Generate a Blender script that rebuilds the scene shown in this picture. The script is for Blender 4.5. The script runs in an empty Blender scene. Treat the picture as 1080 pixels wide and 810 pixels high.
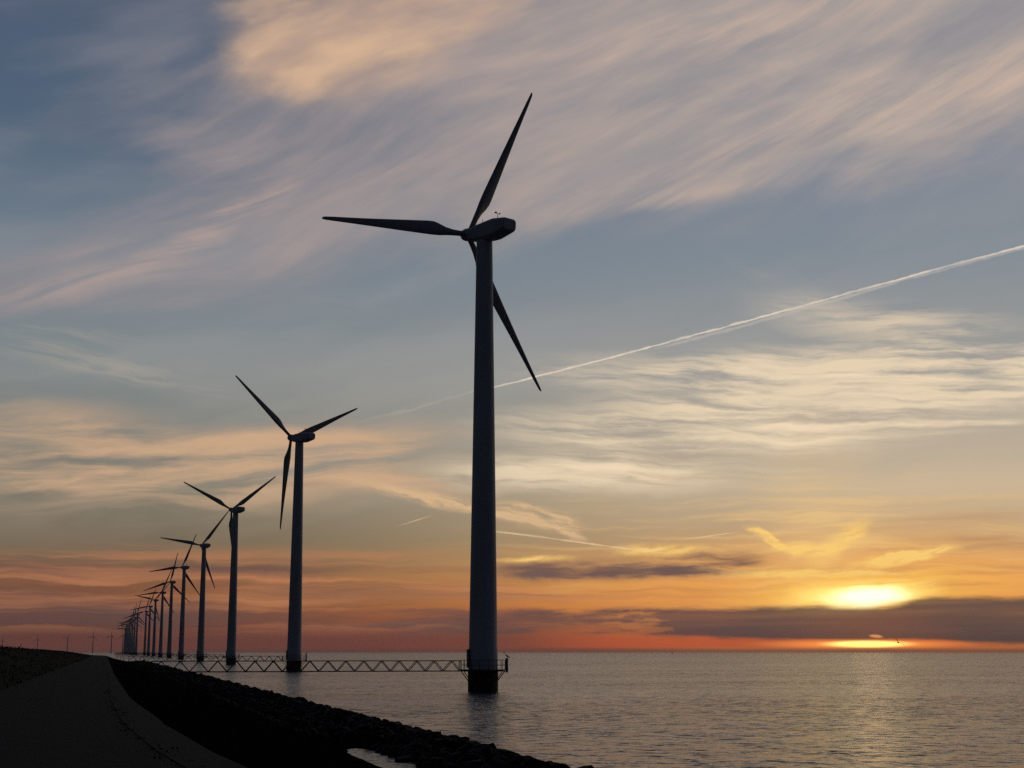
import bpy, bmesh, math, random
import numpy as np
from mathutils import Vector, Matrix, Quaternion
random.seed(7)
S = bpy.context.scene
COL = S.collection
R = math.radians

# ------------------------------------------------------------------ camera
F = 1590.0                      # focal length in photograph pixels (1080 wide)
EYE = 4.9                       # eye height above the water
PITCH = math.atan(282.3 / F)
YAW = math.atan(429 * math.cos(PITCH) / F)   # the row of turbines runs along +Y
fw = np.array([math.sin(YAW) * math.cos(PITCH), math.cos(YAW) * math.cos(PITCH), math.sin(PITCH)])
rt = np.array([math.cos(YAW), -math.sin(YAW), 0.0])
up = np.cross(rt, fw)

def ray(x, y):
    d = fw * F + rt * (x - 540) - up * (y - 405)
    return d / np.linalg.norm(d)

def sky_pos(x, y):
    """a direction of view as azimuth (from the camera's heading) and elevation, degrees"""
    d = ray(x, y)
    return math.degrees(math.atan2(d[0], d[1])) - math.degrees(YAW), math.degrees(math.asin(d[2]))

cam_data = bpy.data.cameras.new('camera')
cam = bpy.data.objects.new('camera', cam_data)
COL.objects.link(cam)
cam.location = (0, 0, EYE)
cam.rotation_euler = (math.pi / 2 + PITCH, 0, -YAW)
cam_data.sensor_width = 36
cam_data.lens = 36 * F / 1080
cam_data.clip_start = 0.2
cam_data.clip_end = 60000
S.camera = cam

S.view_settings.view_transform = 'Standard'
S.view_settings.look = 'None'
S.view_settings.exposure = 0
S.view_settings.gamma = 1
S.view_settings.use_curve_mapping = False
S.render.engine = 'CYCLES'
S.cycles.volume_bounces = 1
S.cycles.max_bounces = 6
S.cycles.use_denoising = False

def lin(c):
    return tuple((v / 255 / 12.92) if v / 255 <= 0.04045 else ((v / 255 + 0.055) / 1.055) ** 2.4 for v in c)

SUN_AZ, SUN_EL = sky_pos(917, 629)

# ------------------------------------------------------------------ node helper
class Tree:
    def __init__(self, nt):
        self.nt = nt
    def new(self, t):
        return self.nt.nodes.new(t)
    def put(self, sock, v):
        if hasattr(v, 'is_output'):
            self.nt.links.new(v, sock)
        else:
            if isinstance(v, tuple) and len(v) == 3 and sock.type == 'RGBA':
                v = v + (1.0,)
            sock.default_value = v
    def m(self, op, a, b=None, c=None, clamp=False):
        n = self.new('ShaderNodeMath'); n.operation = op; n.use_clamp = clamp
        for i, v in enumerate((a, b, c)):
            if v is not None: self.put(n.inputs[i], v)
        return n.outputs[0]
    def rng(self, v, a, b, c=0.0, d=1.0, smooth=True):
        n = self.new('ShaderNodeMapRange')
        n.interpolation_type = 'SMOOTHSTEP' if smooth else 'LINEAR'
        n.clamp = True
        self.put(n.inputs[0], v)
        for i, x in enumerate((a, b, c, d)): self.put(n.inputs[i + 1], x)
        return n.outputs[0]
    def mapping(self, vec, loc=(0, 0, 0), rot=0.0, scale=(1, 1, 1), kind='POINT'):
        n = self.new('ShaderNodeMapping'); n.vector_type = kind
        self.put(n.inputs[0], vec)
        n.inputs['Location'].default_value = loc
        n.inputs['Rotation'].default_value = (0, 0, rot)
        n.inputs['Scale'].default_value = scale
        return n.outputs[0]
    def noise(self, vec, scale=1.0, detail=6.0, rough=0.55, dist=0.0, color=False):
        n = self.new('ShaderNodeTexNoise'); n.noise_dimensions = '3D'
        self.put(n.inputs['Vector'], vec)
        n.inputs['Scale'].default_value = scale
        n.inputs['Detail'].default_value = detail
        n.inputs['Roughness'].default_value = rough
        n.inputs['Distortion'].default_value = dist
        return n.outputs['Color' if color else 'Fac']
    def mix(self, fac, a, b, blend='MIX'):
        n = self.new('ShaderNodeMix'); n.data_type = 'RGBA'; n.blend_type = blend
        n.clamp_factor = True
        self.put(n.inputs['Factor'], fac)
        self.put(n.inputs['A'], a); self.put(n.inputs['B'], b)
        return n.outputs['Result']
    def ramp(self, fac, stops, interp='LINEAR'):
        n = self.new('ShaderNodeValToRGB'); n.color_ramp.interpolation = interp
        e = n.color_ramp.elements
        while len(e) < len(stops): e.new(0.5)
        for el, (p, c) in zip(e, stops):
            el.position = p; el.color = tuple(c) + (1.0,)
        self.put(n.inputs[0], fac)
        return n.outputs[0]

# ------------------------------------------------------------------ sky
def build_sky():
    w = bpy.data.worlds.new('World'); S.world = w; w.use_nodes = True
    nt = w.node_tree
    for n in list(nt.nodes): nt.nodes.remove(n)
    T = Tree(nt)
    tc = T.new('ShaderNodeTexCoord')
    sep = T.new('ShaderNodeSeparateXYZ'); nt.links.new(tc.outputs['Generated'], sep.inputs[0])
    az = T.m('SUBTRACT', T.m('MULTIPLY', T.m('ARCTAN2', sep.outputs[0], sep.outputs[1]), 180 / math.pi), math.degrees(YAW))
    el = T.m('MULTIPLY', T.m('ARCSINE', sep.outputs[2]), 180 / math.pi)
    comb = T.new('ShaderNodeCombineXYZ'); T.put(comb.inputs[0], az); T.put(comb.inputs[1], el)
    P0 = comb.outputs[0]
    D = 1 / 27.75              # degrees for one photograph pixel
    # gentle warp of the whole field so that no cloud has a ruled outline
    wv = T.noise(T.mapping(P0, scale=(0.22, 0.55, 1)), 1.0, 4, 0.55, color=True)
    vm = T.new('ShaderNodeVectorMath'); vm.operation = 'MULTIPLY_ADD'
    T.put(vm.inputs[0], wv); vm.inputs[1].default_value = (2.2, 0.9, 0); vm.inputs[2].default_value = (0, 0, 0)
    va = T.new('ShaderNodeVectorMath'); va.operation = 'ADD'
    T.put(va.inputs[0], P0); T.put(va.inputs[1], vm.outputs[0])
    vs = T.new('ShaderNodeVectorMath'); vs.operation = 'SUBTRACT'
    T.put(vs.inputs[0], va.outputs[0]); vs.inputs[1].default_value = (1.1, 0.45, 0)
    P = vs.outputs[0]

    def warped(base, freq, amp, detail, seed):
        n_ = T.noise(T.mapping(base, (seed, seed * 1.7, 0), 0, (freq[0], freq[1], 1)), 1.0, detail, 0.55, color=True)
        a_ = T.new('ShaderNodeVectorMath'); a_.operation = 'SUBTRACT'; T.put(a_.inputs[0], n_); a_.inputs[1].default_value = (0.5, 0.5, 0.5)
        b_ = T.new('ShaderNodeVectorMath'); b_.operation = 'MULTIPLY_ADD'
        T.put(b_.inputs[0], a_.outputs[0]); b_.inputs[1].default_value = (amp[0], amp[1], 0); T.put(b_.inputs[2], base)
        return b_.outputs[0]
    PS = warped(P0, (0.8, 2.0), (1.3, 0.42), 6, 3.0)     # small curls for the low cloudlets
    PH = warped(P0, (0.06, 0.09), (6.5, 3.6), 1.6, 11.0)     # broad bends for the high fibres

    def blob(x, y, rx, ry, rot=0.0, vec=None, soft=True):
        """soft patch: photograph pixel centre, half sizes in pixels, rot in degrees (anticlockwise)"""
        a, e = sky_pos(x, y)
        v = T.mapping(P if vec is None else vec, (a, e, 0), R(rot), (rx * D, ry * D, 1), 'TEXTURE')
        g = T.new('ShaderNodeTexGradient'); g.gradient_type = 'SPHERICAL'
        T.put(g.inputs[0], v)
        return T.rng(g.outputs['Fac'], 0, 1) if soft else g.outputs['Fac']
    def add(*v):
        r = v[0]
        for x in v[1:]: r = T.m('ADD', r, x)
        return T.m('MINIMUM', r, 1.0)
    def mul(*v):
        r = v[0]
        for x in v[1:]: r = T.m('MULTIPLY', r, x)
        return r
    def streak(rot, sx, sy, seed, detail=7, rough=0.58, dist=0.0, vec=None):
        """fibrous cloud noise; sx, sy = features per degree along and across the streak"""
        v = T.mapping(P if vec is None else vec, (seed * 7.3, seed * 3.1, seed), 0, (1, 1, 1))
        v = T.mapping(v, (0, 0, 0), R(-rot), (1, 1, 1))
        v = T.mapping(v, (0, 0, 0), 0, (sx, sy, 1))
        return T.noise(v, 1.0, detail, rough, dist)

    # ---- clear air
    eln = T.m('DIVIDE', el, 30.0, clamp=True)
    def stops(rows):
        return [(e / 30.0, lin(c)) for e, c in rows]
    left = T.ramp(eln, stops([(0, (92, 62, 60)), (1.0, (100, 64, 58)), (2.0, (124, 78, 60)), (2.9, (122, 86, 68)), (3.9, (106, 97, 82)),
                              (6, (116, 115, 106)), (10.3, (128, 135, 137)), (14.6, (112, 126, 139)), (19, (78, 98, 120)), (24, (76, 90, 112)), (30, (46, 60, 84))]))
    right = T.ramp(eln, stops([(0, (170, 80, 52)), (1.0, (216, 108, 54)), (2.0, (236, 152, 72)), (3.0, (216, 160, 98)), (4.2, (188, 160, 122)),
                               (6, (194, 177, 151)), (8.3, (172, 164, 151)), (10.5, (150, 152, 150)), (14.6, (124, 137, 148)), (17.5, (118, 130, 146)), (24, (126, 130, 142)), (30, (62, 70, 88))]))
    sidef = T.m('POWER', T.rng(az, -18.0, 16.0), 1.15)
    col = T.mix(sidef, left, right)
    # physical sky as a faint under-layer
    ns = T.new('ShaderNodeTexSky'); ns.sky_type = 'NISHITA'; ns.sun_disc = False
    ns.sun_elevation = R(max(SUN_EL, 1.5)); ns.sun_rotation = YAW + R(SUN_AZ)
    col = T.mix(0.004, col, ns.outputs[0], 'ADD')
    # ---- glow about the hidden sun
    g1 = blob(915, 628, 430, 92, 0, P0)
    col = T.mix(mul(g1, 0.82), col, lin((248, 174, 88)))
    pil = blob(862, 560, 90, 190, 0, P0)
    col = T.mix(mul(pil, 0.34), col, lin((246, 205, 140)))
    nv = streak(12, 0.07, 0.32, 31, 5, 0.5, 0.2)
    vc = T.ramp(eln, stops([(0, (140, 92, 74)), (3, (160, 126, 100)), (6, (186, 172, 150)), (12, (158, 158, 158)), (24, (140, 138, 146))]))
    col = T.mix(mul(T.rng(nv, 0.42, 0.70), T.rng(el, 2.0, 6.0), 0.40), col, vc)
    nv2 = streak(-28, 0.10, 0.8, 32, 5, 0.5, 0.1)
    col = T.mix(mul(T.rng(nv2, 0.50, 0.72), blob(860, 300, 160, 60, -25), 0.45), col, lin((164, 162, 160)))
    # ---- low orange layers on the left
    n = streak(0, 0.07, 1.7, 1)
    lowm = T.m('MULTIPLY', T.rng(el, 4.1, 3.0), T.rng(el, 0.4, 1.3))
    col = T.mix(mul(lowm, T.rng(n, 0.44, 0.62), T.rng(az, 12, -2), T.rng(az, -30, -6, 0.55, 1.0), 0.85), col, lin((200, 132, 90)))
    n = streak(0, 0.06, 1.3, 9)
    col = T.mix(mul(add(blob(400, 650, 280, 32, 0), blob(90, 648, 240, 26, 0), blob(30, 610, 130, 26, 0), blob(250, 604, 170, 12, 0), blob(520, 655, 200, 24, 0)), T.rng(n, 0.34, 0.56), 0.8), col, lin((98, 76, 74)))
    col = T.mix(mul(T.rng(el, 1.1, 0.3), T.rng(az, 8, -2), 0.6), col, lin((122, 68, 60)))

    # ---- high cirrus: a wide mauve veil with peach fibres
    veil = add(mul(blob(860, 60, 800, 225, 6), 1.5), mul(blob(440, 150, 460, 190, 24), 1.15), mul(blob(170, 262, 320, 95, 17), 1.2), mul(blob(20, 300, 190, 52, 10), 0.8), mul(blob(230, 90, 260, 130, 20), 0.55))
    n1 = streak(16, 0.10, 0.36, 2, 6, 0.5, 0.2, vec=PH)
    n2 = streak(24, 0.14, 0.8, 3, 8, 0.58, 0.0, vec=PH)
    dens = T.m('ADD', T.m('MULTIPLY', n1, 0.6), T.m('MULTIPLY', n2, 0.4))
    va_ = mul(T.rng(T.m('ADD', dens, T.m('MULTIPLY', veil, 0.30)), 0.50, 0.90), T.m('MINIMUM', T.m('MULTIPLY', veil, 1.9), 1.0))
    col = T.mix(mul(va_, 0.72), col, T.mix(T.rng(az, -14, 12), lin((138, 134, 140)), lin((178, 165, 157))))
    n3 = streak(15, 0.10, 0.42, 4, 6, 0.52, 0.0, vec=PH)
    n4 = streak(22, 0.18, 1.3, 5, 8, 0.60, 0.0, vec=PH)
    hl = mul(va_, T.rng(T.m('ADD', T.m('MULTIPLY', n3, 0.65), T.m('MULTIPLY', n4, 0.35)), 0.40, 0.68))
    col = T.mix(mul(hl, T.rng(az, -12, 8, 0.38, 0.52)), col, T.mix(T.rng(az, -8, 18), lin((196, 170, 158)), lin((224, 194, 170))))
    # darker mauve folds
    n5 = streak(14, 0.12, 0.6, 11, 6, 0.54, 0.2, vec=PH)
    col = T.mix(mul(va_, T.rng(n5, 0.50, 0.72), 0.42), col, lin((126, 130, 142)))
    # the bright peach cloud at the top
    pm = add(mul(blob(385, 18, 230, 120, 12), 1.25), mul(blob(290, 50, 120, 60, -12), 0.75), mul(blob(480, -5, 170, 70, 18), 0.8))
    n6 = streak(18, 0.16, 0.5, 6, 7, 0.54, 0.2, vec=PH)
    n6b = streak(16, 0.3, 0.9, 23, 5, 0.48, 0.1, vec=PH)
    pa = T.rng(T.m('ADD', T.m('ADD', T.m('MULTIPLY', n6, 0.7), T.m('MULTIPLY', n6b, 0.3)), T.m('MULTIPLY', pm, 0.40)), 0.47, 1.08)
    col = T.mix(mul(pa, T.m('MINIMUM', T.m('MULTIPLY', pm, 2.0), 1.0), 0.95), col, T.mix(T.rng(n6b, 0.32, 0.68), lin((196, 164, 142)), lin((216, 180, 148))))
    # bright fibre falling to the left
    fb = add(mul(blob(250, 228, 150, 20, 27), 1.2), mul(blob(90, 296, 180, 26, 16), 0.9), mul(blob(400, 185, 120, 18, 27), 0.5))
    col = T.mix(mul(fb, T.rng(streak(22, 0.14, 1.9, 7, 8, 0.6, vec=PH), 0.34, 0.62), 0.8), col, lin((182, 160, 152)))
    # fibres upper right
    fb = add(blob(800, 150, 190, 26, 23), mul(blob(950, 110, 200, 40, 18), 0.9), mul(blob(730, 205, 220, 16, 8), 0.9), mul(blob(840, 20, 300, 40, 8), 0.9), mul(blob(1060, 90, 120, 60, 0), 0.9))
    col = T.mix(mul(fb, T.rng(streak(25, 0.12, 1.7, 8, 8, 0.62, vec=PH), 0.36, 0.70), 0.5), col, lin((220, 188, 164)))

    # ---- middle level: cream cirrostratus in flat layers
    mr = add(mul(blob(900, 405, 420, 42, -3), 1.2), mul(blob(1000, 378, 330, 24, -3), 0.8), mul(blob(760, 450, 330, 42, 0), 1.1), mul(blob(620, 500, 260, 30, 0), 0.8), mul(blob(950, 345, 200, 36, -12), 0.5))
    n = streak(-3, 0.09, 1.15, 12, 8, 0.6, 0.3)
    nf = streak(-3, 0.35, 3.6, 13, 7, 0.62, 0.1)
    a_ = T.rng(T.m('ADD', T.m('MULTIPLY', n, 0.6), T.m('MULTIPLY', nf, 0.4)), 0.38, 0.59)
    col = T.mix(mul(T.m('MINIMUM', T.m('MULTIPLY', mr, 1.5), 1.0), a_, 0.92), col, lin((236, 214, 182)))
    hs = add(mul(blob(960, 446, 330, 6, -0.5), 1.2), mul(blob(800, 462, 300, 6, 0), 0.9), mul(blob(950, 398, 300, 7, -4), 0.7), mul(blob(660, 495, 240, 6, 0), 0.7))
    col = T.mix(mul(hs, T.rng(streak(0, 0.18, 1.6, 14), 0.3, 0.6), 0.85), col, lin((250, 226, 190)))
    ml = add(mul(blob(170, 497, 350, 58, 2), 1.5), mul(blob(60, 455, 200, 40, -3), 0.8), mul(blob(330, 470, 220, 34, 4), 1.1), mul(blob(400, 505, 170, 20, -8), 0.9))
    n = streak(4, 0.10, 1.0, 15, 8, 0.58, 0.4)
    col = T.mix(mul(ml, T.rng(n, 0.34, 0.62), 0.95), col, lin((206, 170, 136)))
    fl_ = add(mul(blob(110, 388, 190, 20, -10), 0.9), mul(blob(60, 352, 120, 12, -4), 0.6))
    col = T.mix(mul(fl_, T.rng(streak(-9, 0.2, 2.2, 51, 7, 0.6), 0.40, 0.62), 0.6), col, lin((176, 166, 152)))
    dl = add(mul(blob(80, 475, 190, 22, 2), 0.9), mul(blob(300, 508, 120, 8, 0), 0.6))
    col = T.mix(mul(dl, T.rng(streak(3, 0.10, 1.4, 16), 0.42, 0.64), 0.6), col, lin((128, 118, 112)))
    tail = add(mul(blob(470, 527, 160, 10, -11), 1.2), mul(blob(560, 544, 75, 15, -10, vec=PS), 1.8), mul(blob(598, 556, 28, 13, -40, vec=PS), 1.8))
    col = T.mix(mul(tail, T.rng(streak(-14, 0.5, 3.4, 17, 8, 0.62, vec=PS), 0.30, 0.62), 1.25), col, lin((216, 180, 138)))
    n = streak(0.5, 0.08, 2.2, 41, 6, 0.56, 0.15)
    col = T.mix(mul(add(mul(blob(560, 622, 330, 32, 0), 1.1), mul(blob(820, 612, 200, 26, 0), 0.7), mul(blob(330, 612, 260, 30, 0), 1.0), mul(blob(1040, 610, 150, 24, 3), 1.1)), T.rng(n, 0.44, 0.62), 0.6), col, T.mix(T.rng(az, -10, 8), lin((122, 90, 76)), lin((186, 124, 82))))
    # ---- thin gold layers over the sun
    n = streak(0, 0.10, 2.0, 18, 7, 0.6, 0.2)
    col = T.mix(mul(blob(840, 580, 420, 110, 0, P0), T.rng(n, 0.45, 0.66), 0.6), col, lin((252, 206, 130)))
    col = T.mix(mul(blob(1010, 580, 260, 60, 0), T.rng(streak(2, 0.10, 1.6, 19), 0.46, 0.66), 0.75), col, lin((186, 140, 100)))
    hook = add(mul(blob(815, 571, 34, 8, -30, vec=PS), 1.4), mul(blob(845, 580, 40, 10, 0, vec=PS), 1.1), mul(blob(885, 572, 50, 16, 38, vec=PS), 0.9), mul(blob(960, 587, 60, 7, 10, vec=PS), 1.3), mul(blob(700, 580, 70, 9, 0, vec=PS), 0.8), mul(blob(560, 590, 60, 6, 3, vec=PS), 0.7), mul(blob(870, 604, 120, 6, 0, vec=PS), 1.5), mul(blob(950, 588, 70, 8, 8, vec=PS), 1.2), mul(blob(810, 569, 30, 7, -32, vec=PS), 1.2))
    col = T.mix(mul(hook, T.rng(streak(8, 0.8, 3.6, 20, 8, 0.62, vec=PS), 0.28, 0.60), 1.4), col, lin((255, 208, 118)))
    # ---- the sun's own glare through thin cloud
    sg = streak(2, 0.22, 2.6, 21, 6, 0.6)
    c1 = blob(905, 626, 180, 40, 3)
    col = T.mix(mul(c1, T.rng(sg, 0.28, 0.58), 1.1), col, (1.05, 0.57, 0.10))
    c2 = blob(910, 629, 100, 21, 3)
    col = T.mix(mul(c2, T.rng(sg, 0.28, 0.56, 0.25, 1.0), 1.7), col, (1.35, 0.96, 0.24))
    c3 = blob(916, 631, 60, 13, 3)
    col = T.mix(mul(c3, T.rng(streak(3, 0.4, 3.4, 42), 0.25, 0.5, 0.45, 1.0), 1.35), col, (2.0, 1.75, 1.0))
    # ---- slate strips under the gold
    st = add(mul(blob(670, 600, 190, 17, 1, vec=PS), 1.1), mul(blob(740, 595, 90, 16, 5, vec=PS), 1.2), mul(blob(590, 603, 130, 13, 0, vec=PS), 1.0))
    col = T.mix(mul(st, T.rng(streak(1, 0.22, 2.0, 22), 0.26, 0.62), 1.0), col, lin((116, 90, 84)))
    # ---- the long dark bank
    nb = T.noise(T.mapping(P0, scale=(0.30, 1.6, 1)), 1.0, 9, 0.62, 0.0)
    wob = T.m('MULTIPLY', T.m('SUBTRACT', nb, 0.5), 0.9)
    top = T.m('ADD', T.rng(az, 3.0, 12.0, 1.58, 1.62), mul(T.rng(az, 13.6, 15.6), 0.32))
    top = T.m('ADD', T.m('ADD', top, 0.08), T.m('MULTIPLY', wob, 0.55))
    bot = T.m('ADD', T.rng(az, 3.0, 11.5, 0.62, 0.38), T.m('MULTIPLY', wob, 0.45))
    bot = T.m('SUBTRACT', bot, mul(T.rng(az, 15.0, 17.5), 0.16))
    body = T.m('MULTIPLY', T.rng(T.m('SUBTRACT', top, el), -0.06, 0.22), T.rng(T.m('SUBTRACT', el, bot), -0.05, 0.13))
    body = mul(body, T.m('MINIMUM', T.m('ADD', mul(T.rng(az, -6.0, 2.0), T.rng(streak(0, 0.24, 1.6, 24, 7, 0.6, 0.0, vec=PS), 0.42, 0.60)), T.rng(az, 3.0, 7.5)), 1.0))
    bcol = T.mix(T.rng(az, 2, 16), lin((108, 80, 75)), lin((90, 75, 72)))
    bcol = T.mix(blob(915, 660, 130, 40, 0, P0), bcol, lin((128, 86, 70)))
    bn_ = streak(0.5, 0.06, 1.3, 43, 5, 0.5, 0.0, vec=P0)
    bcol = T.mix(mul(T.rng(bn_, 0.40, 0.70), 0.5), bcol, T.mix(T.rng(az, -2, 14), lin((150, 92, 72)), lin((116, 86, 76))))
    # red slot between bank and sea
    slot = mul(T.rng(el, 0.08, 0.22), T.rng(el, 0.95, 0.35), T.rng(az, -1.0, 6.0), T.rng(az, 19.5, 15.0))
    col = T.mix(mul(slot, T.rng(streak(0, 0.2, 3.0, 44), 0.3, 0.6, 0.65, 1.0), 0.85), col, lin((226, 96, 54)))
    col = T.mix(mul(body, T.rng(bn_, 0.4, 0.7, 0.98, 0.84)), col, bcol)
    s1 = blob(912, 679.3, 135, 6.5, 0, P0)
    col = T.mix(mul(s1, 1.6), col, (1.5, 0.42, 0.07))
    s2 = blob(915, 679.3, 56, 4.6, 0, P0)
    col = T.mix(mul(s2, 2.0), col, (3.0, 1.9, 0.45))
    col = T.mix(mul(blob(924, 671, 9, 2.2, -5, P0), 2.0), col, (1.0, 0.40, 0.14))

    col = T.mix(mul(T.rng(el, 0.17, 0.03), 0.75), col, T.mix(T.rng(az, -8, 10), lin((104, 68, 62)), lin((132, 82, 66))))
    # ---- condensation trails
    def trail(pts, width, c, amp, strength, seed):
        q = np.array([sky_pos(*p) for p in pts])
        k = np.polyfit(q[:, 0], q[:, 1], min(3, len(pts) - 1))
        acc = float(k[0])
        for cc in k[1:]:
            acc = T.m('MULTIPLY_ADD', acc, az, float(cc))
        nn = T.noise(T.mapping(P0, (seed, 0, 0), 0, (0.9, 0.9, 1)), 1.0, 5, 0.6)
        off = T.m('ADD', T.m('SUBTRACT', el, acc), T.m('MULTIPLY', T.m('SUBTRACT', nn, 0.5), amp))
        d = T.m('ABSOLUTE', off)
        wn = T.noise(T.mapping(P0, (seed + 5, 3, 0), 0, (1.6, 1.6, 1)), 1.0, 6, 0.65)
        wd = T.m('MULTIPLY', T.rng(wn, 0.3, 0.7, 0.55, 1.5), width)
        a = T.rng(T.m('DIVIDE', d, wd), 1.0, 0.15)
        a = T.m('MULTIPLY', a, T.rng(T.noise(T.mapping(P0, (seed + 9, 1, 0), 0, (0.5, 0.5, 1)), 1.0, 5, 0.6), 0.3, 0.65, 0.5, 1.0))
        a0, a1 = q[0][0], q[-1][0]
        a = mul(a, T.rng(az, a0 - 0.9, a0 + 0.6), T.rng(az, a1 + 0.5, a1 - 0.3))
        return a, c, strength
    def lay(col, t):
        return T.mix(mul(t[0], t[2]), col, t[1])
    t = trail([(515, 410), (535, 405), (600, 388), (700, 362), (780, 341), (840, 325), (950, 293), (1090, 257)], 0.055, lin((236, 218, 196)), 0.13, 0.80, 1.0)
    col = lay(col, t)
    t = trail([(700, 365), (760, 350), (800, 339), (850, 325), (920, 305), (1090, 259)], 0.085, lin((206, 194, 184)), 0.16, 0.42, 6.0)
    col = lay(col, t)
    t = trail([(385, 443), (440, 430), (505, 411)], 0.09, lin((190, 184, 174)), 0.25, 0.20, 2.0)
    col = lay(col, t)
    t = trail([(525, 561), (590, 569), (640, 576), (692, 582)], 0.045, lin((236, 204, 160)), 0.04, 0.8, 3.0)
    col = lay(col, t)
    t = trail([(735, 567), (772, 562)], 0.03, lin((236, 208, 164)), 0.02, 0.7, 4.0)
    col = lay(col, t)
    t = trail([(435, 550), (448, 546)], 0.03, lin((220, 190, 150)), 0.02, 0.8, 5.0)
    col = lay(col, t)

    # ---- away from the sunset the unseen sky is darkened to dim the towers
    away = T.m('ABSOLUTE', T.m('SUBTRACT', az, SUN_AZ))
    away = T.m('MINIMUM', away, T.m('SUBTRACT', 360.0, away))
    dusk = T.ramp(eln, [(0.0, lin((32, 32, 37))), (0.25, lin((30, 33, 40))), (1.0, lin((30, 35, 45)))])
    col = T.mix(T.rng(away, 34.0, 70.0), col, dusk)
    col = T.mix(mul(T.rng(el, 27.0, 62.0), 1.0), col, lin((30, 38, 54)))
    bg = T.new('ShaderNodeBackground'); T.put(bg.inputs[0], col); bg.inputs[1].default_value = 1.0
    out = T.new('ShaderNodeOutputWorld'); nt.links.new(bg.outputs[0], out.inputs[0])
    w.cycles.sampling_method = 'MANUAL'; w.cycles.sample_map_resolution = 1024
build_sky()

# low sun behind the cloud, wide and dim
sun = bpy.data.lights.new('sun', 'SUN'); sun.energy = 0.0008; sun.angle = R(1.5); sun.color = (1.0, 0.50, 0.22)
so = bpy.data.objects.new('sun', sun); COL.objects.link(so)
sd = Vector((math.sin(YAW + R(SUN_AZ)) * math.cos(R(SUN_EL)), math.cos(YAW + R(SUN_AZ)) * math.cos(R(SUN_EL)), math.sin(R(SUN_EL))))
so.rotation_euler = (-sd).to_track_quat('-Z', 'Y').to_euler()
so.location = (200, 100, 80)

# ------------------------------------------------------------------ materials
def mat(name, base, rough=0.7, var=0.25, scale=2.0, bump=0.0, metallic=0.0, spec=0.4, streak=None):
    m = bpy.data.materials.new(name); m.use_nodes = True
    nt = m.node_tree; T = Tree(nt)
    b = nt.nodes['Principled BSDF']
    tc = T.new('ShaderNodeTexCoord')
    v = tc.outputs['Object']
    if streak: v = T.mapping(v, (0, 0, 0), 0, streak)
    n = T.noise(v, scale, 6, 0.6)
    c = T.mix(T.rng(n, 0.3, 0.7), tuple(x * (1 - var) for x in base), tuple(min(1, x * (1 + var)) for x in base))
    T.put(b.inputs['Base Color'], c)
    b.inputs['Roughness'].default_value = rough
    b.inputs['Metallic'].default_value = metallic
    b.inputs['Specular IOR Level'].default_value = spec
    if bump:
        bn = T.new('ShaderNodeBump'); bn.inputs['Strength'].default_value = bump; bn.inputs['Distance'].default_value = 0.05
        T.put(bn.inputs['Height'], T.noise(v, scale * 4, 6, 0.6)); nt.links.new(bn.outputs[0], b.inputs['Normal'])
    return m
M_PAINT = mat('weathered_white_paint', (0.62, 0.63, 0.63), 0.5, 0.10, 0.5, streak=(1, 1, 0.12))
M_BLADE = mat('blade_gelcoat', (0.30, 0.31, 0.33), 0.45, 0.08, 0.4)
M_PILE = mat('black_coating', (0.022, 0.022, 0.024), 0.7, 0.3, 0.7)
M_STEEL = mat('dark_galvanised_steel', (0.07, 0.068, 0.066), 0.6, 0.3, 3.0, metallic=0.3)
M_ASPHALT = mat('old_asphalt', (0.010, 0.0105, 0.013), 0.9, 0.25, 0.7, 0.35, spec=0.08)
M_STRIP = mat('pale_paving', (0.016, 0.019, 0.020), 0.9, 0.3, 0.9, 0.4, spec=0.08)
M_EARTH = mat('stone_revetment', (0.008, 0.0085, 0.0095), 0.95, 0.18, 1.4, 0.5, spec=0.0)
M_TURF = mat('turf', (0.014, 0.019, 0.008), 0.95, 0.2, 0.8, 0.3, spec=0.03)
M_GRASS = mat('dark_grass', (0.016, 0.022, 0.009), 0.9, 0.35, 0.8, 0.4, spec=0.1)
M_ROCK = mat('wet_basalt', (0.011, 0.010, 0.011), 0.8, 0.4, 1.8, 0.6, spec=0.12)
M_BIRD = mat('dark_plumage', (0.03, 0.028, 0.03), 0.8, 0.2, 6.0)
M_GULL = mat('gull_plumage', (0.22, 0.21, 0.21), 0.8, 0.2, 6.0)
M_BUOY = mat('buoy_paint', (0.08, 0.02, 0.02), 0.5, 0.2, 2.0)

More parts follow.
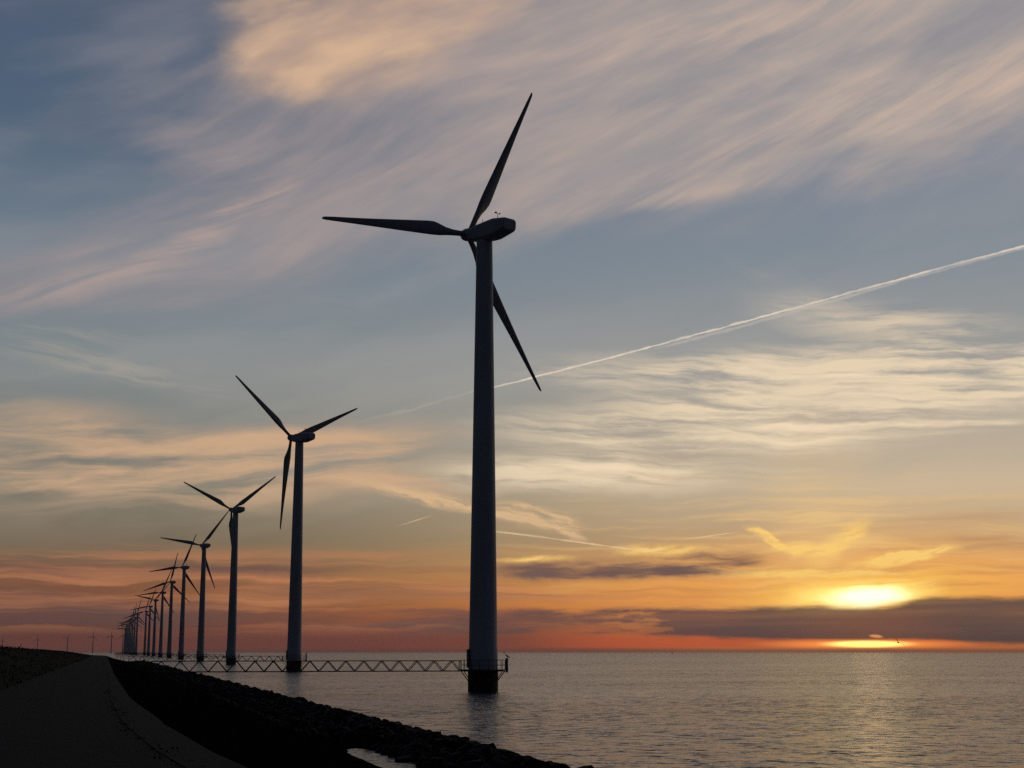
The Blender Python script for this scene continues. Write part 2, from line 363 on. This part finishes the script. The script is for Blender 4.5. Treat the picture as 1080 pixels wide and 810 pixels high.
W_LONG, W_MID, W_FINE = 0.55, 2.3, 1.5
def water_mat():
    m = bpy.data.materials.new('lake_water'); m.use_nodes = True
    nt = m.node_tree; T = Tree(nt)
    b = nt.nodes['Principled BSDF']
    b.inputs['Base Color'].default_value = (0.018, 0.040, 0.070, 1)
    b.inputs['Roughness'].default_value = 0.21
    b.inputs['IOR'].default_value = 1.33
    tc = T.new('ShaderNodeTexCoord'); v = tc.outputs['Object']
    # wavelets: every layer of ripples tilts the surface by its own slope
    def slopes(rot, scale, seed, detail=2):
        q = T.mapping(v, (seed, seed * 2.7, 0), R(rot), (1, 1, 1))
        q = T.mapping(q, (0, 0, 0), 0, scale)
        n_ = T.noise(q, 1.0, detail, 0.6, 0.3, color=True)
        c_ = T.new('ShaderNodeVectorMath'); c_.operation = 'SUBTRACT'
        T.put(c_.inputs[0], n_); c_.inputs[1].default_value = (0.5, 0.5, 0.5)
        return c_.outputs[0]
    def scaled(a, k):
        q = T.new('ShaderNodeVectorMath'); q.operation = 'SCALE'; T.put(q.inputs[0], a); T.put(q.inputs['Scale'], k); return q.outputs[0]
    def vadd(a, b_):
        q = T.new('ShaderNodeVectorMath'); q.operation = 'ADD'; T.put(q.inputs[0], a); T.put(q.inputs[1], b_); return q.outputs[0]
    gust = T.noise(T.mapping(v, (3, 8, 0), R(-15), (0.006, 0.022, 1)), 1.0, 4, 0.6)
    calm = T.rng(gust, 0.36, 0.62, 0.55, 1.12)
    sl = scaled(slopes(18, (0.10, 0.24, 1), 1.0, 3), W_LONG)
    sl = vadd(sl, scaled(slopes(24, (0.75, 1.9, 1), 5.0, 3), W_MID))
    sl = vadd(sl, scaled(slopes(10, (2.2, 4.0, 1), 9.0, 2), W_FINE))
    sl = scaled(sl, calm)
    fl = T.new('ShaderNodeVectorMath'); fl.operation = 'MULTIPLY_ADD'
    T.put(fl.inputs[0], sl); fl.inputs[1].default_value = (1, 1, 0); fl.inputs[2].default_value = (0, 0, 1)
    nm = T.new('ShaderNodeVectorMath'); nm.operation = 'NORMALIZE'; T.put(nm.inputs[0], fl.outputs[0])
    nt.links.new(nm.outputs[0], b.inputs['Normal'])
    return m
M_WATER = water_mat()

# ------------------------------------------------------------------ object helpers
def obj(name, bm, m, parent=None, smooth=False):
    me = bpy.data.meshes.new(name)
    bmesh.ops.recalc_face_normals(bm, faces=bm.faces[:])
    bm.to_mesh(me); bm.free()
    me.materials.append(m)
    if smooth:
        for p in me.polygons: p.use_smooth = True
        me.set_sharp_from_angle(angle=R(35))
    o = bpy.data.objects.new(name, me); COL.objects.link(o)
    if parent: o.parent = parent
    return o
def tag(o, label=None, cat=None, group=None, kind=None):
    if label: o['label'] = label
    if cat: o['category'] = cat
    if group: o['group'] = group
    if kind: o['kind'] = kind
    return o
def empty(name, loc=(0, 0, 0)):
    o = bpy.data.objects.new(name, None); COL.objects.link(o); o.location = loc; o.empty_display_size = 1
    return o
def loft(bm, rings, closed_ends=True):
    vs = [[bm.verts.new(p) for p in r] for r in rings]
    n = len(rings[0])
    for a, b in zip(vs, vs[1:]):
        for i in range(n):
            bm.faces.new((a[i], a[(i + 1) % n], b[(i + 1) % n], b[i]))
    if closed_ends:
        bm.faces.new(vs[0]); bm.faces.new(vs[-1])
def lathe(bm, prof, n=32, cx=0, cy=0):
    loft(bm, [[(cx + r * math.cos(2 * math.pi * i / n), cy + r * math.sin(2 * math.pi * i / n), z) for i in range(n)] for r, z in prof])
def bar(bm, a, b, r, n=6):
    a = Vector(a); b = Vector(b); d = (b - a).normalized()
    t = Vector((0, 0, 1)) if abs(d.z) < 0.9 else Vector((1, 0, 0))
    e1 = d.cross(t).normalized(); e2 = d.cross(e1)
    loft(bm, [[p + (e1 * math.cos(2 * math.pi * (i + .5) / n) + e2 * math.sin(2 * math.pi * (i + .5) / n)) * r for i in range(n)] for p in (a, b)])
def box(bm, x0, x1, y0, y1, z0, z1):
    loft(bm, [[(x0, y0, z), (x1, y0, z), (x1, y1, z), (x0, y1, z)] for z in (z0, z1)])

# ------------------------------------------------------------------ the dike
def bend(y):
    """the dike runs straight, then swings gently to the left"""
    return -((y - 620) ** 2) / 2600.0 if y > 620 else 0.0
def crest(y):
    return EYE + float(np.interp(y, [-100, 60, 143, 218, 388, 513, 700, 2000], [0.75, 0.65, 0.52, 0.30, 0.02, -0.32, -0.7, -1.2]))
ROAD = EYE - 1.6
def edge_r(y):
    return float(np.interp(y, [0, 18, 21, 26, 36, 53, 90, 195, 700], [1.6, 1.45, 1.2, 0.85, 0.45, 0.23, 0.25, 0.3, 0.3]))
def strip_r(y):
    return edge_r(y) + float(np.interp(y, [0, 20, 40, 60, 120, 700], [0.9, 0.95, 0.95, 0.7, 0.45, 0.35]))
ys = [-120, -60, -30, -10] + [i * 2.0 for i in range(0, 60)] + [120 + i * 8 for i in range(0, 60)] + [600 + i * 25 for i in range(0, 40)] + [1620, 1800, 2000]
rng_ = np.random.RandomState(3)
def profile(y):
    c = crest(y); er = edge_r(y); sr = strip_r(y)
    pool = float(np.interp(y, [0, 40, 74, 84, 2000], [-0.7, -0.6, -0.25, 0.25, 0.3]))
    return [(-2500, -2.0), (-60, -1.0), (-32, -0.5), (-13.2, c - 0.15), (-12.4, c), (-10.6, c), (-9.6, c - 0.12), (-6.5, (c + ROAD) / 2 - 0.1), (-4.4, ROAD + 0.06), (-4.1, ROAD),
            (er, ROAD), (sr, ROAD - 0.05), (sr + 0.3, ROAD - 0.14), (sr + 3.0, ROAD - 1.05), (9.2, ROAD - 2.35), (11.4, max(0.02 + pool * 0.6, 0.03) if y > 80 else 0.12), (12.4, pool), (13.4, pool), (14.4, 0.45), (16, 0.5), (18.5, -0.8), (30, -4.0), (60, -7)]
bm = bmesh.new()
rows = []
for y in ys:
    pr = profile(y)
    row = []
    for i, (x, z) in enumerate(pr):
        j = 0.0
        if 13 <= i <= 17: j = rng_.uniform(-0.07, 0.07)
        elif 4 <= i <= 8: j = rng_.uniform(-0.025, 0.025)
        row.append(bm.verts.new((x + bend(y), y, z + j)))
    rows.append(row)
for a, b in zip(rows, rows[1:]):
    for i in range(len(a) - 1):
        bm.faces.new((a[i], a[i + 1], b[i + 1], b[i]))
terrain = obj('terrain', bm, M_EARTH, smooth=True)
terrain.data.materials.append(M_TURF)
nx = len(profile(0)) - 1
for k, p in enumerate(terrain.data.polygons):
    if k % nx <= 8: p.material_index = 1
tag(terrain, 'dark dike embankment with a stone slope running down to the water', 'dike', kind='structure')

def sheet(name, m, fl, fr, dz, label, cat):
    bm = bmesh.new(); prev = None
    for y in ys:
        l, r_ = fl(y) + bend(y), fr(y) + bend(y)
        cur = [bm.verts.new((l + (r_ - l) * t, y, ROAD + dz - (0.05 * t if name == 'path' else 0))) for t in (0, .5, 1)]
        if prev:
            for i in (0, 1): bm.faces.new((prev[i], prev[i + 1], cur[i + 1], cur[i]))
        prev = cur
    return tag(obj(name, bm, m), label, cat, kind='structure')
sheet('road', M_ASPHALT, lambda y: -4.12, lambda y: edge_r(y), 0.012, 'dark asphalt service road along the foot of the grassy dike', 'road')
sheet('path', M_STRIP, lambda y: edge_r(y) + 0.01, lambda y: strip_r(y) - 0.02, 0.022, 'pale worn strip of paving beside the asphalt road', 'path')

# ragged turf on the dike
bm = bmesh.new()
def blade_tuft(x, y, z, h, n, spread):
    for _ in range(n):
        a = random.uniform(0, 6.28); dx, dy = math.cos(a), math.sin(a)
        ox, oy = random.uniform(-spread, spread), random.uniform(-spread, spread)
        hh = h * random.uniform(.5, 1.1); wd = 0.012 + 0.02 * random.random()
        p = Vector((x + ox, y + oy, z - 0.03))
        s = Vector((-dy, dx, 0)) * wd
        b1 = p + Vector((dx * hh * .15, dy * hh * .15, hh * .6)); t = p + Vector((dx * hh * .45, dy * hh * .45, hh))
        v = [bm.verts.new(q) for q in (p - s, p + s, b1 + s * .7, b1 - s * .7, t)]
        bm.faces.new(v[:4]); bm.faces.new((v[3], v[2], v[4]))
def slope_z(x, y):
    pr = profile(y)
    return float(np.interp(x, [p[0] for p in pr], [p[1] for p in pr]))
for i in range(2600):
    y = 30 + 600 * random.random() ** 1.6
    x = random.uniform(-12.8, -4.2)
    blade_tuft(x, y, slope_z(x, y), random.uniform(.10, .26), 6, 0.35)
for i in range(900):
    y = 60 + 480 * random.random()
    x = random.uniform(-11.2, -9.8)
    blade_tuft(x, y, slope_z(x, y), random.uniform(.12, .38), 6, 0.4)
for (yc, xo, r_) in [(34, -0.05, .2), (39, .05, .2), (26, 0.0, .25), (23.5, 0.1, .3), (30, 0, .2), (44, 0, .2), (52, 0, .2), (64, 0, .2)]:
    for i in range(26):
        y = yc + random.gauss(0, 2.4); x = edge_r(y) + xo + random.gauss(0, r_ * .5)
        blade_tuft(x, y, ROAD, random.uniform(.03, .09), 5, 0.10)
tag(obj('grass', bm, M_GRASS), 'short dark grass covering the dike slope left of the road', 'grass', kind='stuff')

# ------------------------------------------------------------------ breakwater of boulders
def boulder_mesh(seed):
    rr = random.Random(seed)
    bm = bmesh.new(); bmesh.ops.create_icosphere(bm, subdivisions=2, radius=1)
    planes = [(Vector((rr.gauss(0, 1), rr.gauss(0, 1), rr.gauss(0, 1))).normalized(), rr.uniform(.45, .78)) for _ in range(8)]
    sc = (rr.uniform(.9, 1.3), rr.uniform(.75, 1.05), rr.uniform(.6, .85))
    for v in bm.verts:
        for nrm, d in planes:
            k = v.co.dot(nrm)
            if k > d: v.co -= nrm * (k - d)
        v.co *= 1 + rr.uniform(-.03, .03)
        v.co = Vector((v.co.x * sc[0], v.co.y * sc[1], v.co.z * sc[2]))
    me = bpy.data.meshes.new('boulder'); bm.to_mesh(me); bm.free(); me.materials.append(M_ROCK)
    return me
BM_ = [boulder_mesh(100 + i) for i in range(9)]
rocks = []
y = 38.0
def top_h(x):
    return float(np.interp(x, [13.0, 14.2, 15.5, 16.6, 18.2], [0.25, 0.62, 1.02, 0.75, -0.1]))
while y < 700:
    step = 0.62 if y < 110 else (0.85 if y < 220 else 1.5)
    for x in ((13.5, 14.5, 15.5, 16.4, 17.4) if y < 260 else (13.2, 14.4, 15.6, 16.9)):
        sz = random.choice([.42, .5, .55, .62, .75]) * (1.0 if y < 120 else 1.25) * (1.5 if y > 220 else 1)
        r0 = random.random()
        if r0 < .07: sz *= 1.55
        elif r0 < .35: sz *= .72
        xx = x + random.uniform(-.4, .4); yy = y + random.uniform(-.4, .4)
        if yy < 84 and xx < 13.6: xx += 0.5
        hz = top_h(xx) - sz * 0.62 + random.uniform(-.14, .12)
        rocks.append((xx, yy, hz, sz))
    y += step
# the slope inland of the rocks beyond the pool is strewn with stone too
for i in range(420):
    yy = 84 + 300 * random.random() ** 1.5; xx = random.uniform(9.5, 13.4)
    sz = random.uniform(.2, .42); rocks.append((xx, yy, slope_z(xx, yy) + sz * .1, sz))
rocks.sort(key=lambda q: q[3] / math.hypot(q[0], q[1]), reverse=True)
vis = [q for q in rocks if q[1] > 44][:300]
ids = set(id(q) for q in vis)
for q in vis:
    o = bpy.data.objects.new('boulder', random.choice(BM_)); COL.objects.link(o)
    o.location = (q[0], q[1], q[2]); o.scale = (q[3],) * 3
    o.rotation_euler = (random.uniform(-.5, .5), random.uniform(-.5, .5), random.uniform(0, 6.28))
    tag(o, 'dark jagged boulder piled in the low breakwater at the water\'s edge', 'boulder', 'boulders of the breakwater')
src = []
for me_ in BM_:
    co = np.array([v.co[:] for v in me_.vertices]); fc = np.array([p.vertices[:] for p in me_.polygons]); src.append((co, fc))
V_, F_, off = [], [], 0
for q in rocks:
    if id(q) in ids: continue
    co, fc = random.choice(src)
    rm = np.array(Quaternion((random.random(), random.random() * .4, random.random() * .4, random.random())).normalized().to_matrix())
    V_.append(co @ rm.T * q[3] + np.array([q[0] + bend(q[1]), q[1], q[2]])); F_.append(fc + off); off += len(co)
me_ = bpy.data.meshes.new('rubble'); me_.from_pydata(np.concatenate(V_).tolist(), [], np.concatenate(F_).tolist()); me_.materials.append(M_ROCK)
rub = bpy.data.objects.new('rubble', me_); COL.objects.link(rub)
tag(rub, 'distant dark rubble of the breakwater tapering along the shore', 'rubble', kind='stuff')

# ------------------------------------------------------------------ water
bm = bmesh.new()
n = 96; R0 = 9000.0
c0 = bm.verts.new((0, 0, 0)); ring = [bm.verts.new((R0 * math.cos(2 * math.pi * i / n), R0 * math.sin(2 * math.pi * i / n), 0)) for i in range(n)]
for i in range(n): bm.faces.new((c0, ring[i], ring[(i + 1) % n]))
tag(obj('water', bm, M_WATER), 'rippled grey lake reaching to the horizon', 'water', kind='structure')

# ------------------------------------------------------------------ wind turbines
H = 59.6; RB = 24.1; OVER = 3.3
def make_turbine():
    root = empty('wind_turbine')
    bm = bmesh.new(); lathe(bm, [(1.90, -3.0), (1.90, 2.42), (1.84, 2.46)], 40); obj('foundation', bm, M_PILE, root, True)
    bm = bmesh.new()
    prof = [(1.84, 2.72), (1.84, 5.2), (1.80, 5.4)]
    for k in range(1, 9):
        z = 5.4 + (H - 1.35 - 5.4) * k / 8; r_ = 1.80 + (1.05 - 1.80) * k / 8
        prof.append((r_, z))
    lathe(bm, prof, 40); tw = obj('tower', bm, M_PAINT, root, True)
    bm = bmesh.new(); box(bm, -2.02, -1.78, -0.5, 0.5, 2.9, 5.2); obj('door', bm, M_STEEL, tw)
    # platform
    bm = bmesh.new(); lathe(bm, [(2.9, 2.46), (2.95, 2.5), (2.95, 2.68), (2.9, 2.70)], 16); pf = obj('platform', bm, M_STEEL, root)
    bm = bmesh.new(); N = 16
    for k in range(N):
        a = 2 * math.pi * k / N; b = 2 * math.pi * (k + 1) / N
        pa = Vector((2.85 * math.cos(a), 2.85 * math.sin(a), 0)); pb = Vector((2.85 * math.cos(b), 2.85 * math.sin(b), 0))
        bar(bm, pa + Vector((0, 0, 2.68)), pa + Vector((0, 0, 3.86)), 0.035)
        if k in (7, 8): continue
        for z in (3.25, 3.86): bar(bm, pa + Vector((0, 0, z)), pb + Vector((0, 0, z)), 0.03)
    obj('railing', bm, M_STEEL, pf)
    for k in range(8):
        a = 2 * math.pi * k / 8
        bm = bmesh.new(); bar(bm, (2.8 * math.cos(a), 2.8 * math.sin(a), 2.46), (1.86 * math.cos(a), 1.86 * math.sin(a), 1.25), 0.06); obj('bracket', bm, M_STEEL, pf)
    bm = bmesh.new(); box(bm, 2.97, 3.22, -0.13, 0.13, 2.3, 4.05); box(bm, 2.93, 3.26, -0.17, 0.17, 4.05, 4.11); obj('mooring_post', bm, M_STEEL, pf)
    # nacelle, nose towards +Y (the rotor's axis)
    bm = bmesh.new()
    def ring(y, w, zb, zt, ch):
        return [(-w + ch, y, zb), (w - ch, y, zb), (w, y, zb + ch), (w, y, zt - ch), (w - ch, y, zt), (-w + ch, y, zt), (-w, y, zt - ch), (-w, y, zb + ch)]
    loft(bm, [ring(2.75, .70, -.80, .52, .28), ring(2.5, .84, -1.0, .62, .30), ring(1.0, 1.05, -1.30, .86, .32), ring(-1.2, 1.15, -1.32, 1.12, .34),
              ring(-2.4, 1.18, -1.26, 1.26, .34), ring(-4.75, 1.16, -.62, 1.08, .30), ring(-5.0, 1.06, -.42, .94, .26)])
    na = obj('nacelle', bm, M_PAINT, root)
    bv = na.modifiers.new('soft_edges', 'BEVEL'); bv.width = 0.06; bv.segments = 2
    bm = bmesh.new(); bar(bm, (0, -2.5, 1.3), (0, -2.5, 2.05), 0.04); bar(bm, (-.34, -2.5, 2.02), (.34, -2.5, 2.02), 0.03)
    bmesh.ops.create_uvsphere(bm, u_segments=8, v_segments=6, radius=.10, matrix=Matrix.Translation((.34, -2.5, 2.12)))
    box(bm, -.42, -.26, -2.62, -2.3, 2.06, 2.22); obj('weather_mast', bm, M_STEEL, na)
    bm = bmesh.new(); bar(bm, (0, .5, 1.1), (0, .5, 1.75), 0.03); obj('lightning_rod', bm, M_STEEL, na)
    # hub
    bm = bmesh.new(); prof = [(.55, -.7), (.82, -.55), (.86, 0.0), (.84, .45), (.68, .85), (.36, 1.12), (.05, 1.2)]
    loft(bm, [[(r_ * math.cos(2 * math.pi * i / 24), z, r_ * math.sin(2 * math.pi * i / 24)) for i in range(24)] for r_, z in prof]); obj('hub', bm, M_PAINT, root, True)
    # blade along +Z, trailing edge +X
    st = [(.55, .74, .74, .40, 8), (1.6, .74, .72, .40, 10), (2.6, .84, .66, .38, 11), (3.8, 1.15, .56, .34, 11), (5.0, 1.72, .46, .30, 10), (5.8, 1.90, .42, .28, 9), (6.6, 1.90, .40, .28, 8),
          (8.5, 1.72, .33, .28, 6.5), (11, 1.48, .27, .28, 4.5), (14, 1.2, .21, .28, 2.5), (17, .93, .15, .28, 1), (20, .70, .11, .28, 0), (22.4, .54, .08, .29, 0), (23.6, .42, .06, .3, 0), (23.95, .30, .045, .3, 0), (RB, .14, .03, .3, 0)]
    def sec(r_, c, t, le, tw_):
        pts = []; k = 20
        rou = max(0, min(1, (3.4 - r_) / 2.2))
        for i in range(k):
            a = 2 * math.pi * i / k
            x = 0.5 - 0.5 * math.cos(a)
            half = math.sqrt(max(0, x * (1 - x)))
            foil = half * (1.35 - 0.75 * x) if rou < 1 else half
            yv = (half * rou + foil * (1 - rou)) * t * (1 if a < math.pi else -1)
            xv = (x - le) * c
            w = R(tw_)
            bendy = 0.0009 * r_ * r_
            pts.append((xv * math.cos(w) - yv * math.sin(w), xv * math.sin(w) + yv * math.cos(w) - bendy, r_))
        return pts
    blade = None
    for k in range(3):
        if blade is None:
            bm = bmesh.new(); loft(bm, [sec(*s) for s in st]); blade = obj('blade', bm, M_BLADE, root, True)
        else:
            c = blade.copy(); COL.objects.link(c); c.parent = root
    return root
def copy_tree(o, parent=None):
    c = o.copy(); COL.objects.link(c)
    if parent: c.parent = parent
    for ch in o.children[:]: copy_tree(ch, c)
    return c
def pose(root, axis_az, phase):
    """turn the nacelle into the wind and stop the rotor at the given angle"""
    a = R(axis_az)
    nv = Vector((math.sin(a) * math.cos(R(4)), math.cos(a) * math.cos(R(4)), math.sin(R(4))))
    e1 = nv.cross(Vector((0, 0, 1))).normalized(); e2 = e1.cross(nv)
    hubp = Vector((0, 0, H)) + nv * OVER
    base = Matrix((e1, nv, e2)).transposed().to_4x4()
    bl = 0
    for ch in root.children:
        nm = ch.name.split('.')[0]
        if nm == 'nacelle': ch.matrix_local = Matrix.Translation((0, 0, H)) @ base
        elif nm == 'hub': ch.matrix_local = Matrix.Translation(hubp) @ base
        elif nm == 'blade':
            ph = R(phase + 120 * bl); bl += 1
            z = e1 * math.cos(ph) + e2 * math.sin(ph)
            x = e1 * math.sin(ph) - e2 * math.cos(ph)
            ch.matrix_local = Matrix.Translation(hubp) @ Matrix((x, z.cross(x), z)).transposed().to_4x4()
def proj(p):
    q = np.array(p) - np.array([0, 0, EYE]); w = q @ fw
    return 540 + F * (q @ rt) / w, 405 - F * (q @ up) / w
def stand(px, hub_y):
    """where a turbine of this height stands: its foot's bearing and the height its hub reaches"""
    d = ray(px, 700); b = math.atan2(d[0], d[1])
    lo, hi = 50.0, 12000.0
    for _ in range(60):
        m_ = (lo + hi) / 2
        if proj((m_ * math.sin(b), m_ * math.cos(b), H))[1] < hub_y: lo = m_
        else: hi = m_
    return m_ * math.sin(b), m_ * math.cos(b)
ROW = [ # foot x, hub y, heading of the rotor axis, blade phase, label
    (509.5, 244.0, -27.5, 66, 'nearest and largest wind turbine, its dark pile and railed platform standing in the open lake'),
    (310, 461.3, -33, 25.5, 'second wind turbine from the nearest, one blade hanging almost straight down beside its tower'),
    (243.5, 537.6, -27, 37.5, 'third wind turbine from the nearest, two blades raised like a V'),
    (211, 575.4, -24, 53, 'fourth wind turbine in the row, one blade reaching left and one down to the right'),
    (190.6, 598.5, -26, 69, 'fifth wind turbine in the row, left blade level and upper blade crossing the next rotor'),
    (178, 614, -23, 79, 'sixth wind turbine in the row, left blade drooping a little below its hub'),
    (168.7, 625, -25, 68, 'seventh wind turbine in the row, small, its left blade level'),
    (161.5, 633, -24, 49, 'eighth wind turbine in the row, small, its left blade tilted upwards'),
    (156, 639.6, -26, 72, 'ninth wind turbine in the row, small, left blade just below level'),
    (152, 645, -25, 76, 'tenth wind turbine in the row, tiny, last before the towers merge'),
]
proto = make_turbine()
spots = []
for px, hy, hd, ph, lab in ROW:
    x, y = stand(px, hy); spots.append((x, y, hd, ph, lab, 'wind turbines in the row along the dike'))
x10, y10 = spots[-1][:2]
rr = random.Random(5)
for k in range(11, 20):
    spots.append((44.6, y10 + (k - 10) * 190, -25 + rr.uniform(-4, 4), 66 + rr.uniform(-22, 22),
                  'tiny far wind turbine, one of the overlapping towers merging at the end of the row', 'far overlapping wind turbines at the end of the row'))
FAR = [(128.5, 669.6, -24, 100, 'faint far wind turbine just left of where the row merges'),
       (116.5, 670.3, -26, 86, 'faint far wind turbine standing over the end of the dike road'),
       (97, 671.2, -24, 82, 'faint far wind turbine just left of the end of the road'),
       (70, 672.6, -24, 60, 'faint far wind turbine behind the grassy crest with a blade pointing right upwards'),
       (38.3, 674.2, -24, 91, 'faint far wind turbine behind the crest with one blade straight up'),
       (1.5, 675.6, -24, 90, 'faintest far wind turbine at the left edge of the picture')]
for px, hy, hd, ph, lab in FAR:
    x, y = stand(px, hy); spots.append((x, y, hd, ph, lab, 'faint wind turbines beyond the dike'))
for i, (x, y, hd, ph, lab, grp) in enumerate(spots):
    o = copy_tree(proto) if i else proto
    o.location = (x, y, 0); tag(o, lab, 'wind turbine', grp); pose(o, hd, ph)

# ------------------------------------------------------------------ footbridges
BL = 37.6
def make_bridge():
    root = empty('footbridge')           # origin at the platform end, runs to -X
    z0, z1 = 2.52, 3.78; W = 0.55; n = 17; L = BL
    for s in (-1, 1):
        bm = bmesh.new()
        bar(bm, (0, s * W, z0), (-L, s * W, z0), 0.085, 4); bar(bm, (0, s * W, z1), (-L, s * W, z1), 0.075, 4)
        for k in range(n):
            xa = -L * k / n; xb = -L * (k + .5) / n; xc = -L * (k + 1) / n
            bar(bm, (xa, s * W, z0), (xb, s * W, z1), 0.06, 4); bar(bm, (xb, s * W, z1), (xc, s * W, z0), 0.06, 4)
        bar(bm, (0, s * W, z0), (0, s * W, z1), 0.07, 4); bar(bm, (-L, s * W, z0), (-L, s * W, z1), 0.07, 4)
        obj('truss', bm, M_STEEL, root)
    bm = bmesh.new(); box(bm, -L, 0, -W + .09, W - .09, z0 - .03, z0 + .05); obj('deck', bm, M_STEEL, root)
    bm = bmesh.new(); bar(bm, (-L + .6, 0, z0 - .1), (-L + .6, 0, 0.2), 0.14, 8); bar(bm, (-L + .6, -W, z0 - .12), (-L + .6, W, z0 - .12), .1, 4); obj('support_post', bm, M_STEEL, root)
    return root
words = ['nearest', 'second', 'third', 'fourth', 'fifth', 'sixth', 'seventh', 'eighth', 'ninth']
pb = make_bridge()
for i in range(9):
    o = copy_tree(pb) if i else pb
    x, y = spots[i][:2]
    o.location = (x - 2.96, y, 0)
    lab = ('long steel lattice footbridge over the water to the nearest wind turbine' if i == 0 else
           'steel lattice footbridge leading from the dike to the %s wind turbine of the row' % words[i])
    tag(o, lab, 'footbridge', 'footbridges from the dike to the turbines')

# ------------------------------------------------------------------ birds and buoy
def perched(x, y, z, heading, s, label):
    bm = bmesh.new()
    pts = [(-.42, 0, .02, .03), (-.30, 0, .10, .07), (-.12, 0, .22, .12), (.06, 0, .34, .13), (.17, 0, .46, .08), (.22, 0, .58, .05), (.25, 0, .68, .05), (.31, 0, .73, .058), (.37, 0, .73, .04), (.42, 0, .725, .018), (.50, 0, .71, .008)]
    loft(bm, [[(px, r_ * .85 * math.cos(2 * math.pi * i / 10), pz + r_ * math.sin(2 * math.pi * i / 10)) for i in range(10)] for px, _, pz, r_ in pts])
    o = obj('perched_bird', bm, M_BIRD, smooth=True)
    for sy in (-.05, .05):
        bm = bmesh.new(); bar(bm, (-.02, sy, .18), (0, sy, 0.0), .018); bar(bm, (-.02, sy, .01), (.10, sy, .01), .015); obj('leg', bm, M_BIRD, o)
    o.location = (x, y, z); o.rotation_euler = (0, 0, heading); o.scale = (s,) * 3
    tag(o, label, 'bird', 'birds')
perched(spots[0][0] + 3.1, spots[0][1], 4.10, R(165), .95, 'dark bird perched on the post at the edge of the nearest turbine platform')
perched(spots[1][0] + 3.1, spots[1][1], 4.10, R(15), 1.1, 'dark bird perched on the post of the second turbine platform')
d = ray(20.5, 683.2); t_ = 178 / d[1]
xx, yy = -10.4, 150.0
gx = d[0] / d[1]; yy = -10.4 / gx
perched(-10.4, yy, crest(yy) - 0.02, R(40), .75, 'small dark bird standing on the grassy dike crest')

def gull():
    bm = bmesh.new()
    pts = [(-.26, .01), (-.18, .03), (-.05, .06), (.08, .065), (.17, .045), (.22, .04), (.26, .03), (.31, .006)]
    loft(bm, [[(px, r_ * math.cos(2 * math.pi * i / 10), r_ * math.sin(2 * math.pi * i / 10)) for i in range(10)] for px, r_ in pts])
    root = obj('gull', bm, M_GULL, smooth=True)
    for s in (-1, 1):
        bm = bmesh.new()
        stn = [(.04, .02, .17, .012), (.22, .13, .19, .014), (.36, .17, .16, .011), (.55, .12, .10, .008), (.70, .03, .03, .004)]
        loft(bm, [[(.05 + c * .5 - max(0, yv - .36) * .35, s * yv, zv + t), (.05 - c * .5 - max(0, yv - .36) * .35, s * yv, zv), (.05 - c * .5 - max(0, yv - .36) * .35, s * yv, zv - t * .3), (.05 + c * .5 - max(0, yv - .36) * .35, s * yv, zv - t)] for yv, zv, c, t in stn])
        obj('wing', bm, M_GULL, root)
    return root
g = gull(); d = ray(947.5, 677.8); g.location = tuple(np.array([0, 0, EYE]) + d * 190); g.rotation_euler = (R(36), 0, math.pi / 2 - math.atan2(d[0], d[1]) + R(12)); g.scale = (1.3, 1.3, 1.3)
tag(g, 'dark gull gliding low in front of the sunset glow over the water', 'bird', 'birds')

bm = bmesh.new(); lathe(bm, [(.9, -.6), (1.1, .0), (1.0, .5), (.35, .75)], 16)
buoy = obj('channel_buoy', bm, M_BUOY, smooth=False)
bm = bmesh.new()
for k in range(3):
    a = 2.1 * k; bar(bm, (.45 * math.cos(a), .45 * math.sin(a), .7), (.12 * math.cos(a), .12 * math.sin(a), 3.0), .06)
bmesh.ops.create_cone(bm, cap_ends=True, segments=10, radius1=.45, radius2=.05, depth=.8, matrix=Matrix.Translation((0, 0, 3.4)))
obj('top_mark', bm, M_BUOY, buoy)
d = ray(709, 689.6); t_ = -EYE / d[2]; buoy.location = (d[0] * t_, d[1] * t_, 0); buoy.scale = (1.6,) * 3
tag(buoy, 'tiny dark buoy afloat near the horizon', 'buoy')

# ------------------------------------------------------------------ haze
def haze(density):
    bm = bmesh.new(); box(bm, -10000, 10000, -10000, 10000, -9.0, 95.0)
    m = bpy.data.materials.new('evening_haze'); m.use_nodes = True
    nt = m.node_tree
    for n_ in list(nt.nodes): nt.nodes.remove(n_)
    v = nt.nodes.new('ShaderNodeVolumePrincipled'); o = nt.nodes.new('ShaderNodeOutputMaterial')
    v.inputs['Color'].default_value = (0.75, 0.72, 0.72, 1); v.inputs['Density'].default_value = density; v.inputs['Anisotropy'].default_value = 0.3
    nt.links.new(v.outputs[0], o.inputs['Volume'])
    tag(obj('haze', bm, m), 'thin evening haze over the lake', 'haze', kind='stuff')
haze(5e-5)
